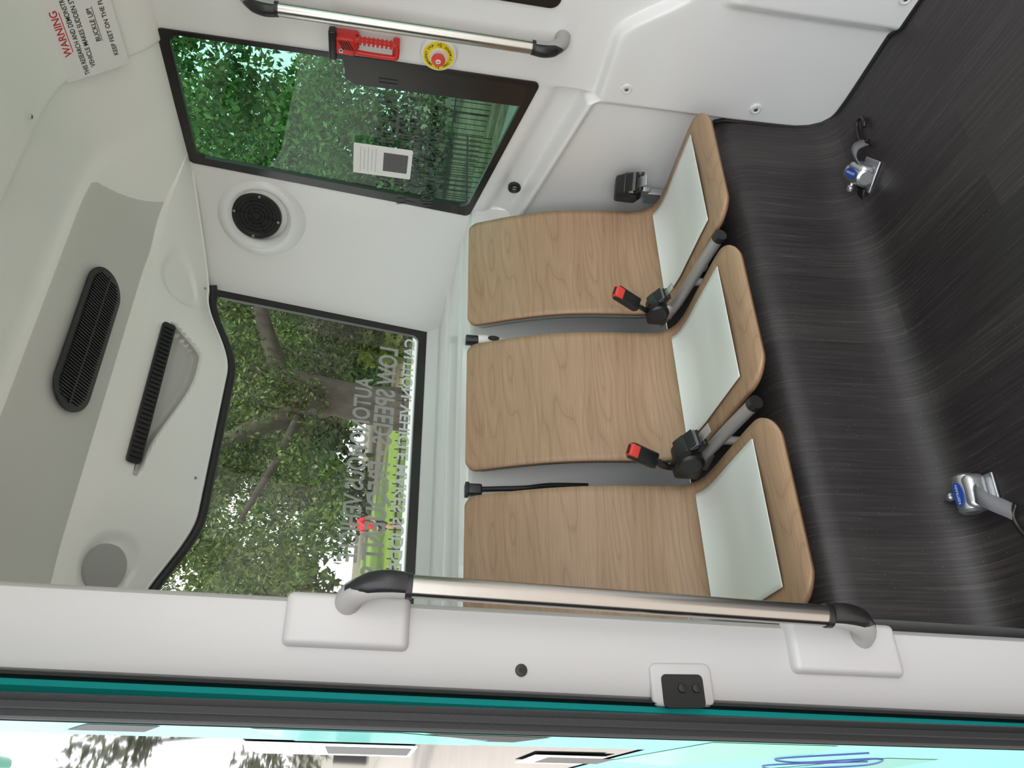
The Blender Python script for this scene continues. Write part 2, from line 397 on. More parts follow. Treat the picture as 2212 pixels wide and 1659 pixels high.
# ------------------------------------------------------------------ windows
def bil(q,u,v): 
    return q[0].lerp(q[1],u).lerp(q[3].lerp(q[2],u),v)
def window(name,q,m_in,m_out,r_out,r_in,glass,nrm,th=.006,margins=None):
    q=[V(p) for p in q]; W=((q[1]-q[0]).length+(q[2]-q[3]).length)/2; H=((q[3]-q[0]).length+(q[2]-q[1]).length)/2
    g=grp(name,tuple(bil(q,.5,.5)))
    def loop(m,r,off):
        l,rr,b,t = m if isinstance(m,tuple) else (m,m,m,m)
        P=rrect(W-l-rr,H-b-t,r,8); cx=(l-rr)/2; cy=(b-t)/2
        return [bil(q,(x+cx)/W+.5,(y+cy)/H+.5)+V(nrm)*off for x,y in P]
    o1=loop(m_out,r_out,-.01); o2=loop(m_out,r_out,th); i2=loop(m_in,r_in,th); i1=loop(m_in,r_in,-.01)
    n=len(o1); vs=o1+o2+i2+i1; fs=[]
    for k in range(3):
        for i in range(n): a=k*n+i;b=k*n+(i+1)%n; fs.append((a,b,b+n,a+n))
    mk('frame',vs,fs,M['blackgl'],g,35,fix=True)
    gl=loop(m_out,r_out,-.004); mk('pane',gl,[tuple(range(n))],glass,g,None)
    return g
qr=[(.485,2.60,-.124),(1.795,2.60,-.124),(1.81,2.45,.73),(.47,2.45,.73)]
w1=window('window_1',qr,(.04,.045,.024,.03),-.01,.01,.03,M['g_rear'],(0,-.985,-.17),margins=None)
qs=[(2.0,2.10,-.245),(2.0,1.482,-.390),(2.0,1.482,.748),(2.0,1.99,.745)]
w2=window('window_2',qs,(.034,.012,.022,.03),-.004,.02,.03,M['g_side'],(-1,0,0))
qf=[(2.0,1.225,-.39),(2.0,.255,-.39),(2.0,.255,.745),(2.0,1.225,.745)]
window('window_3',qf,.05,-.004,.03,.05,M['g_side'],(-1,0,0))
ql=[(.28,1.482,-.390),(.28,2.10,-.245),(.28,1.99,.745),(.28,1.482,.748)]
window('window_4',ql,.03,-.004,.02,.03,M['g_side'],(1,0,0))
mk('frit_panel',[(1.9945,1.486,-.384),(1.9945,1.565,-.367),(1.9945,1.575,-.34),(1.9945,1.578,.18),(1.9945,1.56,.21),(1.9945,1.486,.215)],[(0,1,2,3,4,5)],M['frit'],w2,None)
lm=letter_mat('vinyl_lettering_grey',(.36,.37,.36),.92); lw=letter_mat('vinyl_lettering_light',(.66,.68,.68),.95)
upr=V((0,-.15,.854)).normalized()
def rg(x,z): return (x,2.60-(z+.124)/.854*.15-.004,z)
def rt(name,b,x,z,size,w,m): 
    text(name,b,size,m,w1,basis(rg(x,z),(-1,0,0),upr),width=w,bold=.025)
rt('lettering_top','AUTONOMOUS VEHICLE',1.14,.098,.092,.74,lm)
rt('lettering_middle','LOW SPEEDS • FREQUENT STOPS',1.11,.012,.105,1.12,lm)
rt('lettering_bottom','CAUTION: VEHICLE MAKES SUDDEN STOPS',1.12,-.068,.058,1.22,lw)
ls=letter_mat('reflected_lettering_dark',(.05,.06,.06),.75)  # reflection of the rear lettering in the side glass, drawn as letter meshes
def st(name,b,y,z,size,w): text(name,b,size,ls,w2,basis((1.992,y,z),(0,-1,0),(0,0,1)),width=w,bold=.025)
st('side_reflection_top','ONOMOUS VEHI',1.75,.075,.080,.42)
st('side_reflection_middle','W SPEEDS • FREQUENT',1.83,-.01,.095,.50)
st('side_reflection_bottom','TION: VEHICLE MAKES SUDD',1.83,-.085,.062,.50)
def notice(mw,w,h,m0='paper'):
    g=grp('paper_notice',tuple(mw.translation))
    prism('sheet',rrect(w,h,.004,2),.001,M[m0],g,mw)
    prism('code_patch',rrect(w*.62,w*.62,.002,2),.0006,M['qr'],g,mw@T(0,-h*.22,.001))
    for i in range(5):
        prism('rule_%d'%i,rrect(w*(.7 if i%2 else .8),h*.008,.0005,2),.0004,M['satin'],g,mw@T(0,h*(.38-.065*i),.001))
    return g
notice(basis((1.985,1.872,.085),(0,-1,-.02),(0,.02,1)),.135,.20)

# ------------------------------------------------------------------ speaker in corner column
def colpt(u,w,off=0):
    b=V((lerp(2.0,1.776,u),lerp(2.09,2.60,u),lerp(-.243,-.124,u))); t=V((lerp(2.0,1.792,u),lerp(1.995,2.45,u),lerp(.738,.72,u)))
    p=b.lerp(t,w)+V((.906,.423,0))*(.03*4*u*(1-u)-off); return p
sp=colpt(.33,.79,0); n_in=V((-.906,-.423,-.08)).normalized(); rgt=V((.42,-.90,0))
g=grp('speaker',tuple(sp)); mw=basis(sp,rgt,(0,0,1))
if (mw.to_3x3()@V((0,0,1))).dot(n_in)<0: mw=basis(sp,-rgt,(0,0,1))
def lathe(name,prof,m,g,mw,n=48):
    vs=[];fs=[]
    for i in range(n):
        a=2*math.pi*i/n
        for r,z in prof: vs.append((r*math.cos(a),r*math.sin(a),z))
    k=len(prof)
    for i in range(n):
        for j in range(k-1): a=i*k+j;b=((i+1)%n)*k+j; fs.append((a,b,b+1,a+1))
    ob=mk(name,vs,fs,m,None,35,fix=True); ob.data.transform(mw); return par(ob,g)
lathe('moulded_ring',[(.178,-.03),(.162,-.006),(.150,.010),(.138,.022),(.126,.029),(.114,.029),(.104,.020),(.096,.006),(.094,-.01)],M['white'],g,mw@T(0,-.014,0))
ms=mw@Matrix.Diagonal((.90,.90,1,1))
lathe('grille_frame',[(0.0001,.010),(.05,.012),(.078,.012),(.082,.016),(.095,.016),(.099,.012),(.10,-.01)],M['blackpl'],g,ms)
for r in (.018,.034,.05,.066): lathe('grille_ring_%d'%int(r*1000),[(r-.002,.011),(r,.0155),(r+.002,.011)],M['blackpl'],g,ms)
for i in range(6):
    a=math.radians(60*i+20); prism('rib_%d'%i,rrect(.06,.004,.001,2),.006,M['blackpl'],g,ms@Matrix.Rotation(a,4,'Z')@T(.045,0,.010))
for i in range(4):
    a=math.radians(90*i+80); screw(g,ms@T(.088*math.cos(a),.088*math.sin(a),.016),.005,'screw_%d'%i)

# ------------------------------------------------------------------ ceiling grille
gc=V((1.25,2.0,.897)); g=grp('ceiling_air_grille',tuple(gc)); mw=basis(gc+V((0,0,-.008)),(-1,0,0),(0,.96,-.30))
L_,W_=.485,.155
prism('frame',rrect(L_,W_,W_/2-.001,12),.006,M['blackpl'],g,mw,bev=.002)
n=46
for i in range(n):
    x=-L_/2+.03+(L_-.06)*i/(n-1)
    ex=max(0,abs(x)-(L_/2-W_/2)); h=math.sqrt(max(1e-5,(W_/2-.012)**2-ex**2))-.008 
    box('fin_%d'%i,(.0035,2*h,.006),M['blackgl'],g,mw@T(x,0,.008),bev=0)
box('centre_rib',(L_-.04,.005,.008),M['blackpl'],g,mw@T(0,0,.008),bev=.001)
def ovh(x,u):
    r,k,k2=ceil_rows(x); i=k2+u*44; i0=int(i); f=i-i0; a=r[i0]; b=r[min(i0+1,len(r)-1)]
    return V((x,lerp(a[0],b[0],f),lerp(a[1],b[1],f)))
pA=ovh(.945,.33); pB=ovh(1.455,.33); mid=(pA+pB)/2
g=grp('slot_air_vent',tuple(mid))
mw=basis(mid+V((0,-.006,-.006)),(1,0,0),(0,-.66,.75))
ln=(pB-pA).length
prism('slot_frame',rrect(ln,.046,.012,5),.008,M['blackpl'],g,mw,bev=.002)
for i in range(30): box('fin_%d'%i,(.005,.034,.005),M['blackgl'],g,mw@T(-ln/2+.02+(ln-.04)*i/29,0,.010),bev=0)
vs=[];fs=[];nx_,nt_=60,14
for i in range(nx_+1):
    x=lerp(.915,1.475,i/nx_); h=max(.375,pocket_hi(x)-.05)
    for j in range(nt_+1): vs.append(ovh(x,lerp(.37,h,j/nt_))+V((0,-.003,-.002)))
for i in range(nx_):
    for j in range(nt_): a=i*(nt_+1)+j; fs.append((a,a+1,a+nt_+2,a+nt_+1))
mk('pocket_shade',vs,fs,M['pocket'],g,40)  # thin sheet over the carved recess, coloured for its shade
p=ovh(.64,.46); g=grp('ceiling_lamp_cover',tuple(p))
rr_=ovh(.70,.46)-ovh(.58,.46); uu_=ovh(.64,.30)-ovh(.64,.64); nn_=rr_.cross(uu_).normalized()
lathe('disc',[(.0001,.006),(.060,.006),(.068,.003),(.070,-.006),(.071,-.03)],M['cover'],g,basis(p+nn_*.008,rr_,uu_),40)
g=grp('panel_screw',(0,0,0))
for (x,u) in ((.98,.93),(1.75,.95)): 
    p=ovh(x,u); screw(g,basis(p,(1,0,0),(0,-.6,.8)),.006,'screw_%d'%int(x*100))
screw(g,basis((1.565,1.47,ZM-.022),(1,0,0),(0,-1,0)),.007,'screw_c')
# ------------------------------------------------------------------ warning sticker
o=V((1.845,1.385,.885)); upv=V((-.105,0,.122)); nrm=V((0,-1,0)).cross(upv).normalized()
g=grp('warning_sticker',tuple(o)); mw=basis(o+nrm*.022,(0,-1,0),upv)
prism('sheet',rrect(.28,.175,.003,2),.0008,M['paper'],g,mw)
mt=mw@T(0,0,.0015)
text('line_1','WARNING',.027,M['redink'],g,mt@T(0,.060,0))
prism('underline_1',rrect(.115,.002,.0005,2),.0003,M['redink'],g,mt@T(0,.047,-.0005))
text('line_2','THIS RESEARCH AND DEMONSTRATION',.018,M['ink'],g,mt@T(0,.030,0),width=.265)
text('line_3','VEHICLE MAKES SUDDEN STOPS',.018,M['ink'],g,mt@T(0,.009,0),width=.23)
text('line_4','BUCKLE UP!',.018,M['ink'],g,mt@T(0,-.026,0))
prism('underline_4',rrect(.10,.0015,.0005,2),.0003,M['ink'],g,mt@T(0,-.035,-.0005))
text('line_5','KEEP FEET ON THE FLOOR',.017,M['ink'],g,mt@T(0,-.060,0),width=.205)

# ------------------------------------------------------------------ handrails
def rail(pt,pb,back,face,r,nm='handrail'):
    pt=V(pt);pb=V(pb);back=V(back); ax=(pt-pb).normalized(); g=grp(nm,tuple((pt+pb)/2))
    tube('pole',[pb,pt],r,M['steel'],g,32)
    for s,p,n in ((1,pt,'upper'),(-1,pb,'lower')):
        a=ax*s
        tube('collar_'+n,[p-a*.006,p+a*.004],r*1.12,M['blackpl'],g,24)
        tube('bracket_'+n,[p+a*.002,p+a*.03,p+a*.062+back*.18,p+a*.085+back*.55,p+a*.09+back*.98],[r*1.05,r*1.1,r*1.15,r*1.15,r*1.25],M['satin'],g,20,smooth=6)
        bn=back.normalized()
        tube('cap_'+n,[p+a*.004-bn*.006,p+a*.03-bn*.008,p+a*.058+back*.08-bn*.004,p+a*.084+back*.38+a*.004],[r*.98,r*1.02,r*1.0,r*.7],M['blackpl'],g,24,smooth=8)
    return g
rail((1.925,1.313,.385),(1.925,1.312,-.335),(.07,0,0),None,.0185)
rail((.309,1.135,-.05),(.281,1.135,-.74),(-.02,.065,0),None,.0175)

# ------------------------------------------------------------------ door pillar
def xi(z): return .307+.029*z
def xo(z): return .174+.0354*z
YJ=1.2
gp=grp('door_pillar',(.24,YJ,0))
def zslab(name,secs,m,g,zs=(-1.66,1.05),bev=0):
    zz=np.linspace(zs[0],zs[1],8); vs=[];fs=[]
    for z in zz:
        P=secs(z); n=len(P); vs+=[(x,y,z) for x,y in P]
    for j in range(len(zz)-1):
        for i in range(n): a=j*n+i;b=j*n+(i+1)%n; fs.append((a,b,b+n,a+n))
    fs.append(tuple(range(n))); fs.append(tuple((len(zz)-1)*n+i for i in range(n)))
    return mk(name,vs,fs,m,g,30,fix=True)
def jamb(z):
    a=xi(z);b=xo(z)
    return [(a,1.36),(a,YJ+.03),(a-.004,YJ+.012),(a-.013,YJ+.002),(a-.024,YJ),(b+.05,YJ+.002),(b+.02,YJ+.004),(b+.006,YJ+.008),(b,YJ+.02),(b,1.36)]
zslab('jamb_panel',jamb,M['jamb'],gp)
zslab('rubber_seal',lambda z:[(xo(z)+.001,YJ+.004),(xo(z)-.004,YJ-.002),(xo(z)-.008,YJ+.008),(xo(z)-.008,1.34),(xo(z)+.001,1.34)],M['black'],gp)
zslab('body_return_teal',lambda z:[(xo(z)-.008,YJ+.010),(xo(z)-.016,YJ+.014),(xo(z)-.026,YJ+.03),(xo(z)-.028,1.34),(xo(z)-.008,1.34)],M['teal2'],gp)
for (za,zb,xa) in ((-.061,.136,.2263),(-.902,-.69,.196)):
    zc=(za+zb)/2; w=xi(zc)-xa+.004; cxp=xa+w/2
    bm=bmesh.new(); bmesh.ops.create_cube(bm,size=1)
    for v in bm.verts:
        v.co=V((v.co.x*w,v.co.y*.03,v.co.z*(zb-za)))
        if v.co.y<0: v.co.x*=.9; v.co.z*=.93
        v.co+=V((cxp+(v.co.z)*.028,YJ+.0,zc))
    bmesh.ops.bevel(bm,geom=bm.edges[:],offset=.010,segments=4,affect='EDGES',profile=.5)
    frombm(bm,'rail_mount_pad_%d'%int(zc*-100),M['jamb'],gp)
fm=basis((.201,YJ+.003,-.235),(1,0,0),(0,0,1))
prism('screw_head',circ(.0095,24),.003,M['blackpl'],gp,fm,bev=.001); prism('screw_socket',circ(.004,6),.001,M['ink'],gp,fm@T(0,0,.003)); 
fm=basis((.178,YJ+.004,-.497),(1,0,0),(.036,0,1))
prism('latch_surround',rrect(.066,.105,.012,5),.006,M['jamb'],gp,fm@T(.004,0,0),bev=.004)
prism('latch_recess',rrect(.050,.070,.008,5),.0075,M['ink'],gp,fm@T(-.006,0,0))
for d in (-.012,.012): prism('latch_screw_%d'%int(d*1000+50),circ(.007,16),.004,M['blackpl'],gp,fm@T(-.002,d-.01,.007),bev=.001)

# ------------------------------------------------------------------ open door leaf (outside, parallel to body)
gd=grp('door_1',(.11,1.5,0))
def lx(z): return .124+.028*z
zslab('edge_rubber',lambda z:[(lx(z)+.013,1.102),(lx(z)-.013,1.102),(lx(z)-.016,1.106),(lx(z)-.017,1.112),(lx(z)-.016,1.13),(lx(z)+.016,1.13),(lx(z)+.016,1.112)],M['black'],gd,(-1.6,.95))
zslab('edge_rib',lambda z:[(lx(z)+.004,1.092),(lx(z)-.004,1.092),(lx(z)-.006,1.104),(lx(z)+.006,1.104)],M['black'],gd,(-1.6,.95))
def face(name,y0,y1,z0,z1,m,off):
    vs=[];zz=np.linspace(z0,z1,6)
    for z in zz: vs+=[(lx(z)-.017-off,y0,z),(lx(z)-.017-off,y1,z)]
    mk(name,vs,[(2*i,2*i+1,2*i+3,2*i+2) for i in range(5)],m,gd,None)
zslab('leaf_core',lambda z:[(lx(z)+.014,1.115),(lx(z)-.0165,1.115),(lx(z)-.0165,2.2),(lx(z)+.014,2.2)],M['doorgl'],gd,(-1.6,.95))
face('lower_panel',1.112,2.2,-1.6,-.45,M['mint'],.001)
face('side_border_mint',1.112,1.27,-.45,.95,M['mint'],.001)
def dec(name,pts,m,off=.002): mk(name,[(lx(z)-.017-off,y,z) for y,z in pts],[tuple(range(len(pts)))],m,gd,None)
dec('wrap_shape_1',[(1.115,.35),(1.20,.40),(1.20,.30),(1.115,.26)],M['ink'])
dec('wrap_shape_2',[(1.115,.15),(1.27,.10),(1.27,-.16),(1.18,-.18),(1.115,-.05)],M['teal2'])
dec('wrap_shape_3',[(1.115,-.08),(1.20,-.18),(1.20,-.22),(1.115,-.26)],M['ink'])
dec('wrap_shape_5',[(1.13,.95),(1.27,.95),(1.27,.62),(1.13,.5)],M['teal2'])
dec('wrap_shape_4',[(1.12,-.50),(1.5,-.46),(1.6,-.60),(1.3,-.75),(1.12,-.70)],M['teal'])
dec('wrap_shape_6',[(1.3,-.9),(1.8,-.80),(1.7,-1.1),(1.3,-1.0)],M['teal'])
tube('doodle',[(lx(z)-.020,y,z) for y,z in ((1.2,-.8),(1.35,-.72),(1.42,-.80),(1.3,-.88),(1.45,-.95),(1.6,-.85),(1.5,-.78),(1.36,-.9))],.0014,M['purple'],gd,6,smooth=6)
def lface_mw(y,z): return basis((lx(z)-.0195,y,z),(0,-1,0),(.03,0,1)) if (basis((0,0,0),(0,-1,0),(.03,0,1)).to_3x3()@V((0,0,1))).x<0 else basis((lx(z)-.0195,y,z),(0,1,0),(.03,0,1))
notice(lface_mw(1.40,.05),.22,.27)
notice(lface_mw(1.5,-.36),.20,.13)

# ------------------------------------------------------------------ seats
sprof=[(2.004,-.236),(1.975,-.30),(1.945,-.365),(1.912,-.45),(1.888,-.53),(1.872,-.61),(1.861,-.69),(1.853,-.76),(1.843,-.815),(1.822,-.853),(1.785,-.872),(1.72,-.876),(1.62,-.870),(1.52,-.864),(1.46,-.861),(1.42,-.862),(1.385,-.868),(1.365,-.878)]
pl=catmull([(0,a,b) for a,b in sprof],6); pl=[(p.y,p.z) for p in pl]
S=[0]
for a,b in zip(pl[:-1],pl[1:]): S.append(S[-1]+math.hypot(b[0]-a[0],b[1]-a[1]))
TOT=S[-1]
def prof_at(s): return (np.interp(s,S,[p[0] for p in pl]),np.interp(s,S,[p[1] for p in pl]))
def seat_sheet(name,cx,w,m,g,s0,s1,r0,r1,off,th,edge=None,dish=.010,uvo=0):
    ss=[]
    k=10
    ss+= [s0+r0*(1-math.cos(math.pi/2*i/k)) for i in range(k)]
    ss+= list(np.linspace(s0+r0,s1-r1,44))
    ss+= [s1-r1+r1*math.sin(math.pi/2*i/k) for i in range(1,k+1)]
    nc=22; vs=[];uv=[]
    for s in ss:
        y,z=prof_at(s); y2,z2=prof_at(min(TOT,s+.004)); y1,z1=prof_at(max(0,s-.004))
        t=V((0,y2-y1,z2-z1)).normalized(); nn=V((0,-t.z,t.y))
        if nn.dot(V((0,-1,1)))<0: nn=-nn
        hw=w/2
        if s<s0+r0: d=r0-(s-s0); hw=w/2-r0+math.sqrt(max(0,r0*r0-d*d))
        if s>s1-r1: d=r1-(s1-s); hw=w/2-r1+math.sqrt(max(0,r1*r1-d*d))
        for i in range(nc+1):
            q=-1+2*i/nc; x=q*hw
            c=1-(x/(w/2))**2
            vv=V((cx+x,y,z))-nn*(dish*c*sm(0,.1,s-s0)*(1-sm(s1-.15,s1,s)))+nn*off
            vs.append(vv); uv.append((x+uvo,s+uvo*2.3))
    fs=[]
    for j in range(len(ss)-1):
        for i in range(nc): a=j*(nc+1)+i; fs.append((a,a+1,a+nc+2,a+nc+1))
    ob=mk(name,vs,fs,m,g,60,uv)
    ob.data.materials.append(edge or m)
    bm=bmesh.new(); bm.from_mesh(ob.data); bm.faces.ensure_lookup_table()
    f=bm.faces[len(bm.faces)//3]
    if f.normal.dot(V((0,-1,.3)))<0: bmesh.ops.reverse_faces(bm,faces=bm.faces[:])
    bm.to_mesh(ob.data); bm.free()
    so=ob.modifiers.new('thick','SOLIDIFY'); so.thickness=th; so.offset=-1; so.material_offset_rim=1; so.material_offset=0
    return ob
SEATS=[.586,1.113,1.637]
for i,cx in enumerate(SEATS):
    g=grp('shuttle_seat',(cx,1.7,-.87))
    seat_sheet('wood_shell',cx,.447,M['wood'],g,0,TOT,.035,.075,0,.012,M['woodedge'],uvo=.0)
    sj=S[int(np.argmin([abs(p[0]-1.80)+abs(p[1]+.87) for p in pl]))]; 
    s_front=sj+ .345
    seat_sheet('cushion_pad',cx+.010,.355,M['pad'],g,sj-.012,s_front,.004,.004,.0028,.002)
    seat_sheet('back_shell',cx,.425,M['seatgrey'],g,.015,sj+.02,.03,.02,-.016,.028,dish=.0)
    box('pedestal',(.16,.26,.085),M['blackpl'],g,T(cx,1.68,-.932),bev=.01)
    for sx in (-.13,.13): tube('under_tube_%d'%int(sx*100+20),[(cx+sx,1.46,-.895),(cx+sx,1.80,-.90)],.012,M['tube'],g,14)
    box('cross_rail',(.42,.03,.03),M['tube'],g,T(cx,1.62,-.905),bev=.006)
for x in (1.3755,.8495):
    g=grp('seat_frame_bar',(x,1.6,-.87))
    tube('bar',[(x,1.84,-.84),(x,1.74,-.858),(x,1.55,-.860),(x,1.43,-.862)],.0165,M['tube'],g,18,smooth=5)
    tube('end_cap',[(x,1.432,-.862),(x,1.412,-.863)],.0178,M['blackpl'],g,18)
    tube('leg',[(x,1.62,-.87),(x,1.62,-.979)],.012,M['tube'],g,14)

# ------------------------------------------------------------------ seat belts
def buckle(c,ax,fr,nm='seat_belt_buckle'):
    c=V(c); mw=basis(c,V(ax).cross(V(fr)),ax)@Matrix.Diagonal((1.25,1.25,1.25,1))
    g=grp(nm,tuple(c))
    box('body',(.036,.075,.02),M['blackpl'],g,mw,bev=.005)
    box('release_button',(.027,.024,.019),M['redb'],g,mw@T(0,.031,.002),bev=.003)
    box('slot',(.020,.004,.006),M['ink'],g,mw@T(0,.0425,.002),bev=0)
    return g,mw
def pw(m,x,y,z): return m@V((x,y,z))
g,mw=buckle((1.370,1.725,-.694),(.10,-.42,.80),(-.4,-.8,-.3))
tube('stalk',[pw(mw,0,-.03,0),pw(mw,0,-.06,0),V((1.377,1.80,-.80)),V((1.378,1.82,-.85))],.011,M['blackpl'],g,12,smooth=5,flat=(1.3,.6))
g,mw=buckle((.846,1.735,-.690),(.10,-.40,.85),(-.4,-.8,-.3))
tube('stalk',[pw(mw,0,-.03,0),pw(mw,0,-.06,0),V((.848,1.80,-.78)),V((.849,1.82,-.85))],.011,M['blackpl'],g,12,smooth=5,flat=(1.3,.6))
def retractor(c,rot,sc=1,tongue=True,label=False):
    c=V(c); g=grp('seat_belt_retractor',tuple(c)); mw=T(*c)@Matrix.Rotation(rot,4,'Z')@Matrix.Diagonal((sc,sc,sc,1))
    lathe('spool_cover',[(.0001,.03),(.026,.03),(.032,.024),(.033,.0),(.032,-.024),(.026,-.03),(.0001,-.03)],M['blackpl'],g,mw@Matrix.Rotation(math.pi/2,4,'Y'),28)
    box('housing',(.052,.06,.06),M['blackpl'],g,mw@T(0,.02,-.008),bev=.008)
    box('webbing_mouth',(.05,.035,.02),M['blackpl'],g,mw@T(0,-.03,.022)@Matrix.Rotation(.5,4,'X'),bev=.005)
    for i in range(5): box('webbing_fold_%d'%i,(.046,.05,.0025),M['web'] if i%2 else M['black'],g,mw@T(.002*i,-.045,.02-.006*i)@Matrix.Rotation(.5+.12*i,4,'X'),bev=.0008)
    if tongue:
        box('tongue_plate',(.026,.05,.003),M['silver'],g,mw@T(0,-.075,-.012)@Matrix.Rotation(.25,4,'X'),bev=.001)
        box('tongue_grip',(.044,.032,.012),M['blackpl'],g,mw@T(0,-.055,-.012)@Matrix.Rotation(.25,4,'X'),bev=.004)
    box('anchor',(.012,.05,.03),M['silver'],g,mw@T(.0,.01,-.045),bev=.002)
    if label: box('label',(.03,.002,.028),M['paper'],g,mw@T(-.004,-.0335,.0)@Matrix.Rotation(-.1,4,'X'),bev=0)
    return g
retractor((1.366,1.755,-.800),.2,.98)
retractor((.842,1.72,-.810),.3,1.2)
retractor((1.912,1.79,-.770),-.55,1.35,label=True)
g=grp('seat_belt_bracket',(1.93,1.82,-.90)); box('plate',(.03,.05,.13),M['silver'],g,T(1.93,1.83,-.912),bev=.003)

g=grp('charging_handle',(1.378,2.03,-.30))
tube('grip',[(1.378,2.035,-.42),(1.378,2.035,-.36),(1.376,2.03,-.30),(1.374,2.03,-.275)],[.012,.016,.021,.02],M['paper'],g,18,smooth=5)
tube('nose',[(1.374,2.03,-.275),(1.374,2.03,-.235)],.018,M['blackpl'],g,18)
prism('thumb_pad',circ(.012,20,.7,1.6),.004,M['black'],g,basis((1.376,2.011,-.325),(1,0,0),(0,0,1)))
g=grp('power_cable',(.848,2.03,-.3))
box('plug',(.034,.03,.05),M['blackpl'],g,T(.842,2.03,-.265),bev=.006)
box('plug_collar',(.04,.034,.012),M['black'],g,T(.842,2.03,-.245),bev=.003)
tube('cable',[(.845,2.03,-.28),(.85,2.03,-.34),(.853,2.02,-.42),(.87,2.03,-.50),(.88,2.04,-.62)],.008,M['black'],g,12,smooth=6)

# ------------------------------------------------------------------ emergency hammer
mw=basis((1.982,1.413,.143),(0,-1,0),(0,0,1)); g=grp('emergency_hammer',(1.98,1.413,.143))
prism('back_plate',rrect(.055,.075,.010,5),.012,M['red'],g,mw@T(0,.06,-.004),bev=.003)
prism('back_foot',rrect(.05,.02,.006,5),.03,M['red'],g,mw@T(0,-.085,-.004),bev=.003)
hp=[(-.016,-.088,.03),(.016,-.088,.03),(.024,-.075,.03),(.024,.02,.03),(.018,.033,.03),(-.012,.033,.03),(-.019,.02,.03),(-.020,-.075,.03),(-.016,-.088,.03)]
tube('handle_loop',[mw@V(p) for p in hp],.0078,M['red'],g,12,smooth=5)
for i in range(8): box('finger_rib_%d'%i,(.020,.007,.018),M['red'],g,mw@T(.022,-.070+.0125*i,.03),bev=.002)
box('head_housing',(.058,.06,.045),M['red'],g,mw@T(0,.06,.018),bev=.008)
box('hammer_head',(.095,.022,.030),M['blackpl'],g,mw@T(.0,.096,.03),bev=.006)
tube('hammer_tip',[mw@V((-.046,.096,.03)),mw@V((-.062,.096,.03))],[.009,.003],M['silver'],g,12)
for i in range(5): box('cutter_slot_%d'%i,(.03,.003,.002),M['ink'],g,mw@T(.006,.043+.007*i,.041)@Matrix.Rotation(.5,4,'Z'),bev=0)
screw(g,mw@T(-.012,.072,.040),.007)
# emergency stop
mw=basis((1.992,1.424,-.068),(0,-1,0),(0,0,1)); g=grp('emergency_stop_button',(1.99,1.424,-.068))
lathe('base_ring',[(.0001,.010),(.044,.012),(.052,.009),(.056,.0),(.056,-.01)],M['paper'],g,mw)
prism('yellow_disc',circ(.047,48),.0015,M['yellow'],g,mw@T(0,0,.0115))
lathe('collar',[(.0001,.012),(.026,.012),(.0255,.018),(.023,.018),(.0001,.018)],M['paper'],g,mw)
lathe('mushroom',[(.0001,.040),(.012,.0395),(.019,.037),(.021,.032),(.019,.027),(.012,.022),(.012,.012)],M['redb'],g,mw)
lathe('dimple',[(.0001,.0405),(.007,.0405),(.008,.0395)],M['paper'],g,mw)
box('dimple_mark',(.002,.008,.001),M['ink'],g,mw@T(0,0,.041),bev=0)
mt=mw@T(0,0,.0135)
ctext('top_text','EMERGENCY STOP',.0105,.037,90,118,M['ink'],g,mt)
ctext('bottom_text',"ARRET D'URGENCE",.0105,.037,270,118,M['ink'],g,mt,inside=True)
for s in (-1,1):
    tri=[(0,.007),(-.007,-.005),(.007,-.005)]
    prism('triangle_%d'%(s+1),tri,.0006,M['ink'],g,mt@T(.037*s,0,-.0005)); prism('triangle_in_%d'%(s+1),[(a*.6,b*.6) for a,b in tri],.0008,M['yellow'],g,mt@T(.037*s,0,-.0004))
g=grp('usb_outlet',(2.0,1.955,-.40)); mw=basis((2.021,1.955,-.398),(0,-1,0),(0,0,1))
lathe('bezel',[(.0001,.003),(.017,.003),(.019,.006),(.023,.006),(.024,0),(.024,-.02)],M['blackpl'],g,mw)
for s in (-1,1): box('port_%d'%(s+1),(.004,.012,.002),M['satin'],g,mw@T(.006*s,0,.004),bev=0)
g=grp('panel_fastener',(1.96,1.4,-.65))
for (x,y,z) in ((1.957,1.425,-.655),(1.957,1.43,-1.09),(1.935,1.0,-1.32)):
    mwf=basis((x,y,z),(0,-1,0),(0,0,1)); lathe('washer_%d'%int(-z*100),[(.0001,.002),(.012,.003),(.014,.005),(.018,.003),(.019,-.004)],M['white'],g,mwf); screw(g,mwf@T(0,0,.003),.007,'bolt_%d'%int(-z*100))
tube('baseboard_right',[(1.968,1.13,FLOOR+.003),(1.962,1.40,FLOOR+.004),(1.958,1.455,FLOOR+.04),(1.957,1.478,FLOOR+.11),(1.957,1.487,-1.06),(1.965,1.50,-1.0),(1.975,1.56,-.978),(1.98,1.9,-.975)],.006,M['black'],None,8,smooth=5)
tube('baseboard_front',[(1.938,-1.1,FLOOR+.003),(1.938,1.085,FLOOR+.003),(1.968,1.13,FLOOR+.003)],.006,M['black'],None,8)

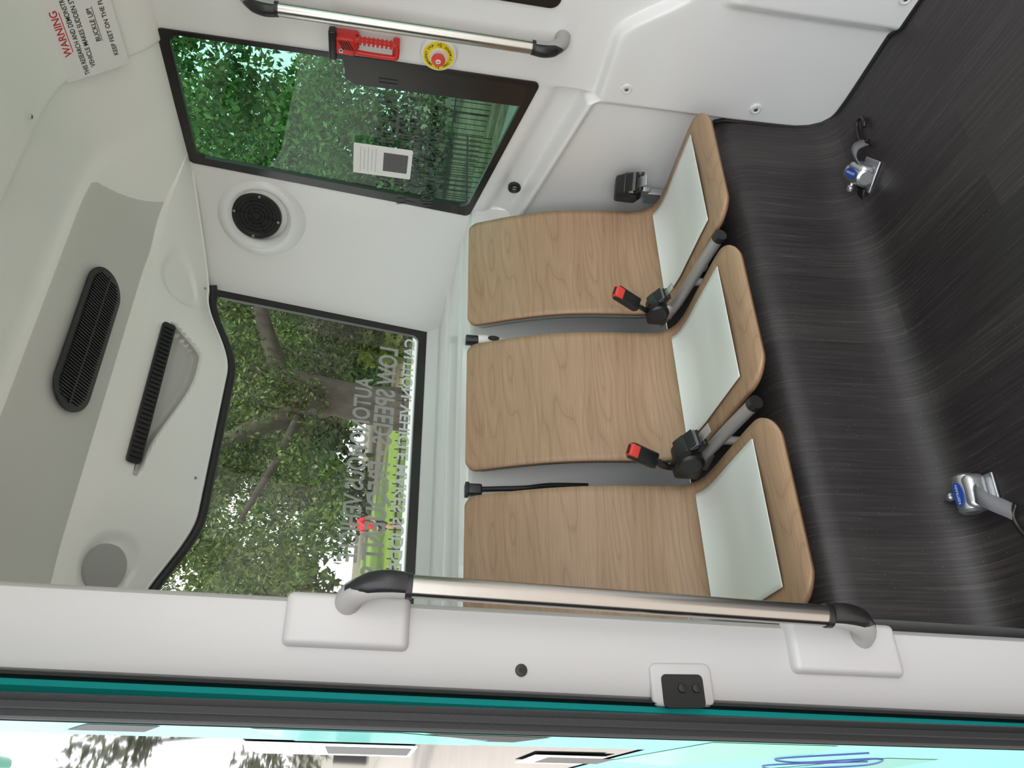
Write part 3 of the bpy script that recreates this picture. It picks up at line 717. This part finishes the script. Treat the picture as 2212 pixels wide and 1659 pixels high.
# ------------------------------------------------------------------ wheelchair tie-downs
def tiedown(x,y,rot,hookdir,sc=1.2):
    g=grp('wheelchair_tie_down',(x,y,FLOOR)); mw=T(x,y,FLOOR)@Matrix.Rotation(rot,4,'Z')@Matrix.Diagonal((sc,sc,sc,1))
    box('base_plate',(.070,.085,.006),M['silver'],g,mw@T(0,0,.004),bev=.002)
    box('housing',(.080,.062,.045),M['silver'],g,mw@T(0,0,.03),bev=.014,seg=4,taper=(.9,.85))
    lathe('spool',[(.0001,.040),(.018,.040),(.024,.035),(.026,.0),(.024,-.035),(.018,-.040),(.0001,-.040)],M['silver'],g,mw@T(0,.004,.032)@Matrix.Rotation(math.pi/2,4,'Y'),28)
    lathe('knob',[(.0001,.016),(.007,.016),(.009,.012),(.009,.004),(.006,0),(.006,-.01)],M['silver'],g,mw@T(.004,.034,.040)@Matrix.Rotation(-math.pi/2,4,'X'),18)
    prism('label',circ(.022,28,1.15,.6),.0015,M['blue'],g,mw@T(-.004,.000,.0575))
    text('label_text','KESTRAIN',.009,M['paper'],g,mw@T(-.004,.0,.0595),width=.040)
    box('release_lever',(.03,.035,.008),M['blackpl'],g,mw@T(-.01,.052,.010)@Matrix.Rotation(-.3,4,'X'),bev=.003)
    d=V(hookdir)
    P=[V((d.x*.01,-.026,.038)),V((d.x*.03,-.045,.055)),V((d.x*.06,-.062,.048)),V((d.x*.085,-.072,.026)),V((d.x*.10,-.075,.012))]
    P=catmull(P,5); vs=[];fs=[]
    for p in P: vs+= [mw@(p+V((-.016,.008*abs(d.x),0))),mw@(p+V((.016,-.008*abs(d.x),0)))]
    w=mk('webbing',vs,[(2*i,2*i+1,2*i+3,2*i+2) for i in range(len(P)-1)],M['web'],g,60); so=w.modifiers.new('t','SOLIDIFY'); so.thickness=.003
    hx=d.x*.10; k=1 if d.x>0 else -1
    H=[(hx-k*.015,-.085,.014),(hx+k*.004,-.072,.014),(hx+k*.03,-.075,.012),(hx+k*.062,-.095,.010),(hx+k*.078,-.115,.010),(hx+k*.068,-.132,.010),(hx+k*.045,-.125,.011),(hx+k*.035,-.112,.011)]
    tube('hook',[mw@V(p) for p in H],.0055,M['blackgl'],g,12,smooth=6)
    box('floor_stud',(.02,.05,.008),M['silver'],g,mw@T(.03,.05,.006),bev=.002)
tiedown(1.65,1.375,.55,(.5,0,0),1.1)
tiedown(.630,1.385,-.10,(-.6,0,0),1.12)

# ------------------------------------------------------------------ exterior
def gz(x,y): 
    return -1.75+max(0,y-6)*.062*(1 if x>0 else sm(-6,0,x)) 
def ground(name,x0,x1,y0,y1,m,dz=0,nx=20,ny=30):
    vs=[];fs=[]
    for y in np.linspace(y0,y1,ny):
        for x in np.linspace(x0,x1,nx): vs.append((x,y,gz(x,y)+dz))
    for j in range(ny-1):
        for i in range(nx-1): a=j*nx+i; fs.append((a,a+1,a+nx+1,a+nx))
    return mk(name,vs,fs,m,None,60)
M['path']=mat('concrete_path',(.34,.33,.31),.85,var=.15,vs=4); M['asph']=mat('driveway_concrete',(.34,.31,.28),.85,var=.2,vs=3)
M['bark']=mat('oak_bark',(.13,.11,.095),.95,var=.6,vs=7,bump=1,bs=12); M['iron']=mat('iron_fence',(.02,.02,.02),.5)
ground('lawn',5,60,-20,70,lawn_mat())
ground('driveway',-25,5,-20,70,M['asph'],0)
ground('sidewalk',8.6,10.2,-6,14,M['path'],.03)
def blob_leaves(name,blobs,n,size,m):
    bl=np.array(blobs); wts=bl[:,3]**2*1.0; wts/=wts.sum(); idx=rng.choice(len(bl),n,p=wts)
    c=bl[idx,:3]; r=bl[idx,3]
    d=rng.normal(size=(n,3)); d/=np.linalg.norm(d,axis=1)[:,None]; rad=r*(rng.random(n)**.45)
    p=c+d*rad[:,None]*np.array([1,1,.75])
    a=rng.normal(size=(n,3)); a/=np.linalg.norm(a,axis=1)[:,None]; b=np.cross(a,rng.normal(size=(n,3))); b/=np.linalg.norm(b,axis=1)[:,None]
    s=size*(.6+.8*rng.random(n))[:,None]
    v=np.stack([p-a*s,p+b*s*.45,p+a*s,p-b*s*.45],1).reshape(-1,3)
    me=bpy.data.meshes.new(name); me.vertices.add(4*n); me.vertices.foreach_set('co',v.ravel())
    me.loops.add(4*n); me.loops.foreach_set('vertex_index',np.arange(4*n,dtype=np.int32))
    me.polygons.add(n); me.polygons.foreach_set('loop_start',np.arange(0,4*n,4,dtype=np.int32)); me.polygons.foreach_set('loop_total',np.full(n,4,dtype=np.int32))
    me.update(calc_edges=True); me.materials.append(m)
    ob=bpy.data.objects.new(name,me); link(ob); return ob
LF1=leaf_mat('oak_leaves',(.025,.045,.012),(.075,.125,.03),(.21,.28,.09)); LF2=leaf_mat('bright_leaves',(.025,.06,.015),(.09,.18,.04),(.27,.38,.11)); LF3=leaf_mat('moss_leaves',(.05,.055,.035),(.10,.11,.07),(.22,.23,.15))
LF4=leaf_mat('palm_leaves',(.16,.22,.04),(.28,.36,.08),(.45,.50,.18))
def tree(name,base,limbs,blobs,nl,size,m):
    g=grp(name,base)
    for i,(pts,rr) in enumerate(limbs): tube('trunk' if i==0 else 'limb_%d'%i,pts,rr,M['bark'],g,12,smooth=5)
    par(blob_leaves('foliage',blobs,nl,size,m),g)
def rb(x0,x1,y0,y1,z0,z1,n,r0,r1): return [(random.uniform(x0,x1),random.uniform(y0,y1),random.uniform(z0,z1),random.uniform(r0,r1)) for _ in range(n)]
zb=gz(6.4,12)
tree('oak_tree',(6.4,12,zb),[
 ([(6.3,12,zb-.2),(6.42,12,-.4),(6.62,12,.9),(6.9,12,1.9),(7.4,12.2,3.2),(8.2,12.5,5)],[.55,.38,.33,.26,.22,.2]),
 ([(6.6,12,.8),(6.2,12,1.7),(5.6,12,2.7),(4.6,12.3,3.6)],[.24,.18,.14,.10]),
 ([(6.9,12,1.9),(8.0,11.6,2.4),(9.4,11.5,2.7)],[.18,.13,.08]),
 ([(6.3,12,1.5),(5.2,11.5,1.7),(4.0,11.3,2.1)],[.11,.07,.04])],
 rb(2,11,10.5,14,2.5,6,26,.6,1.2)+rb(3,8.5,10.8,13.5,1.4,3,16,.35,.75),40000,.045,LF1)
tree('moss_oak_tree',(10.5,19,gz(11,19)),[([(10.5,19,-1.1),(10.6,19,.5),(10.2,19,2),(9.6,19,4)],[.4,.3,.26,.2]),([(10.4,19,1.2),(11.6,19,2.5),(13,19,3.8)],[.2,.15,.1])],
 rb(8.5,17,17,22,1.4,8,46,.9,1.7),34000,.085,LF3)
tree('oak_tree',(7,30,.2),[([(7.5,30,-.4),(7.5,30,1),(7.8,30,4)],[.35,.3,.2])],rb(4,26,29,34,2.0,11,56,1.2,2.2),34000,.15,LF2)
blob_leaves('woodland_edge',rb(20,40,42,50,1.5,15,60,2.2,3.4),16000,.4,LF1)
blob_leaves('woodland_edge',rb(8,22,44,50,1.5,11,24,2.0,3.0),6000,.35,LF1)
blob_leaves('shrub_hedge',rb(19,36,34,38,.6,3.0,40,1.0,1.7),12000,.2,LF2)
blob_leaves('palm_bush',rb(13.2,14.6,20,21,-.2,1.4,8,.4,.7),1500,.22,LF4)
for (bx,by,n_) in ((11.5,8.0,0),(12.5,13.5,1),(13,3.5,2)):
    zb=gz(bx,by)
    tree('shade_tree',(bx,by,zb),[([(bx,by,zb-.2),(bx+.1,by,0),(bx,by+.2,2),(bx+.3,by,4.5)],[.32,.25,.2,.12])],
      rb(bx-3,bx+2.5,by-3,by+3,1.2,6.5,26,.5,1.1),22000,.060,LF2)
blob_leaves('woodland_edge',rb(18,24,-4,26,2.5,10,56,1.2,2.3),24000,.16,LF2)
blob_leaves('shrub_hedge',rb(15,19,0,22,-1.0,2.2,60,.8,1.5),26000,.12,LF1)
g=grp('lamp_post',(11.2,8.6,-1.6)); tube('post',[(11.2,8.6,-1.7),(11.2,8.6,1.2)],.05,M['paper'],g,12)  # plain white pole, carries no lamp
def fence(p0,p1,top,nm='iron_fence'):
    p0=V(p0);p1=V(p1);L=(p1-p0).length;n=int(L/.13); bm=bmesh.new()
    for i in range(n+1):
        p=p0.lerp(p1,i/n); z0=gz(p.x,p.y); h=.012 if i%15 else .03
        bmesh.ops.create_cube(bm,size=1,matrix=T(p.x,p.y,(z0+top)/2)@Matrix.Diagonal((h,h,top-z0,1)))
    d=(p1-p0)/L; a=math.atan2(d.y,d.x)
    for z in (top-.08,top-.95): bmesh.ops.create_cube(bm,size=1,matrix=T((p0.x+p1.x)/2,(p0.y+p1.y)/2,z)@Matrix.Rotation(a,4,'Z')@Matrix.Diagonal((L,.03,.03,1)))
    frombm(bm,nm,M['iron'],None,None,None)
fence((1.5,9.5,0),(11,9.5,0),-.12); fence((12.0,2,0),(12.0,18,0),-.75)
g=grp('building',(-3,34,0)); M['brickw']=mat('painted_wall',(.45,.44,.40),.8,var=.1,vs=2)
box('facade',(14,4,4.2),M['brickw'],g,T(-6.5,36,.40),bev=0); box('roof_edge',(14.6,4.6,.3),M['satin'],g,T(-6.5,36,2.65),bev=0)
for i in range(4): box('building_window_%d'%i,(1.4,.1,1.3),M['blackgl'],g,T(-11.5+3*i,33.98,.6),bev=0)
tree('small_tree',(-1.3,15,-1.7),[([(-1.3,15,-1.75),(-1.25,15,0),(-1.1,15,2),(-.8,15,4)],[.09,.07,.05,.03])],rb(-2.6,0,14,16,1.0,5,16,.4,.8),2600,.09,LF3)
def person(x,y,rotz):
    z0=gz(x,y)+.02; g=grp('pedestrian',(x,y,z0)); base=T(x,y,z0)@Matrix.Rotation(rotz,4,'Z')
    def skin(name,vs,es,rs,m,root=0,sub=2):
        me=bpy.data.meshes.new(name); me.from_pydata([tuple(base@V(v)) for v in vs],es,[]); me.materials.append(m)
        ob=bpy.data.objects.new(name,me); link(ob); ob.modifiers.new('s','SKIN')
        for i,r in enumerate(rs): me.skin_vertices[0].data[i].radius=(r,r)
        me.skin_vertices[0].data[root].use_root=True
        ss=ob.modifiers.new('ss','SUBSURF'); ss.levels=sub; ss.render_levels=sub; par(ob,g); return ob
    sk=mat('skin',(.45,.26,.17),.6); shirt=mat('red_shirt',(.80,.03,.04),.8); dark=mat('dark_shorts',(.04,.04,.06),.8); hair=mat('brown_hair',(.05,.03,.02),.7); shoe=mat('shoe_white',(.6,.6,.6),.7)
    skin('legs',[(0,0,.92),(.09,0,.88),(.12,-.16,.50),(.11,-.04,.09),(.11,-.18,.04),(-.09,0,.88),(-.11,.10,.50),(-.10,.32,.14),(-.10,.22,.05)],[(0,1),(1,2),(2,3),(3,4),(0,5),(5,6),(6,7),(7,8)],[.10,.085,.06,.04,.035,.085,.06,.04,.035],sk)
    skin('shorts',[(0,0,.98),(.09,0,.88),(.11,-.10,.64),(-.09,0,.88),(-.105,.06,.64)],[(0,1),(1,2),(0,3),(3,4)],[.13,.11,.09,.11,.09],dark)
    skin('shirt',[(0,0,.96),(0,0,1.15),(0,-.01,1.36),(.17,0,1.42),(.23,.05,1.26),(-.17,0,1.42),(-.23,-.05,1.26),(0,0,1.46)],[(0,1),(1,2),(2,3),(3,4),(2,5),(5,6),(2,7)],[.13,.12,.14,.065,.05,.065,.05,.06],shirt)
    skin('arms',[(.22,.04,1.30),(.26,.08,1.12),(.24,-.10,.98),(.23,-.17,.96)],[(0,1),(1,2),(2,3)],[.042,.036,.028,.03],sk)
    skin('arm_far',[(-.22,-.04,1.30),(-.26,-.10,1.12),(-.22,-.30,1.10),(-.21,-.37,1.11)],[(0,1),(1,2),(2,3)],[.042,.036,.028,.03],sk)
    skin('head',[(0,0,1.44),(0,-.01,1.52),(0,-.02,1.60),(0,-.01,1.68)],[(0,1),(1,2),(2,3)],[.05,.05,.085,.075],sk)
    skin('hair',[(0,.03,1.71),(0,.06,1.63),(0,.09,1.50)],[(0,1),(1,2)],[.085,.075,.035],hair)
    tube('nose',[base@V((0,-.10,1.62)),base@V((0,-.122,1.595))],[.008,.012],sk,g,8)
    for s in (-1,1): box('shoe_%d'%(s+1),(.09,.25,.08),shoe,g,base@(T(.11,-.12,.04) if s>0 else T(-.10,.26,.07)),bev=.02)
person(7.1,20,-1.2)

# ------------------------------------------------------------------ light
w=bpy.data.worlds.new('overcast'); bpy.context.scene.world=w; w.use_nodes=True; N=w.node_tree.nodes; L=w.node_tree.links
bg=N['Background']; tc=N.new('ShaderNodeTexCoord'); sx=N.new('ShaderNodeSeparateXYZ'); L.new(tc.outputs['Generated'],sx.inputs[0])
r=ramp(N,[(0,(.5,.49,.45)),(.48,(.78,.80,.80)),(.6,(1,1.01,1.03)),(1,(.97,1.0,1.05))])
ma=N.new('ShaderNodeMath'); ma.operation='MULTIPLY_ADD'; ma.inputs[1].default_value=.5; ma.inputs[2].default_value=.5; L.new(sx.outputs['Z'],ma.inputs[0]); L.new(ma.outputs[0],r.inputs[0])
L.new(r.outputs[0],bg.inputs[0]); bg.inputs[1].default_value=2.6
sl=bpy.data.lights.new('sun','SUN'); sl.energy=5.0; sl.angle=math.radians(6); sl.color=(1,.95,.86); so=bpy.data.objects.new('sun',sl); link(so)
so.rotation_euler=V((-.10,.5,-.85)).to_track_quat('-Z','Y').to_euler()
# ------------------------------------------------------------------ camera
lat=V((.8615,-.0178,.5075)).normalized(); dn=V((-.0738,.984,.1624)); dn=(dn-lat*dn.dot(lat)).normalized(); fw=lat.cross(dn)
r_=V((lat.x,fw.x,-dn.x)); d_=V((lat.y,fw.y,-dn.y)); f_=V((lat.z,fw.z,-dn.z))
cm=Matrix.Identity(4)
for i in range(3): cm[i][0]=d_[i]; cm[i][1]=r_[i]; cm[i][2]=-f_[i]
cam=bpy.data.cameras.new('camera'); co=bpy.data.objects.new('camera',cam); link(co); co.matrix_basis=cm
cam.sensor_width=36; cam.lens=36*1597/2212; cam.clip_start=.01; cam.clip_end=300
bpy.context.scene.camera=co
sc=bpy.context.scene; sc.view_settings.view_transform='Standard'; sc.view_settings.exposure=.1
for ob in sc.objects:
    if ob.parent is None: ob.location.z+=-FLOOR
print('DONE objects',len(sc.objects))
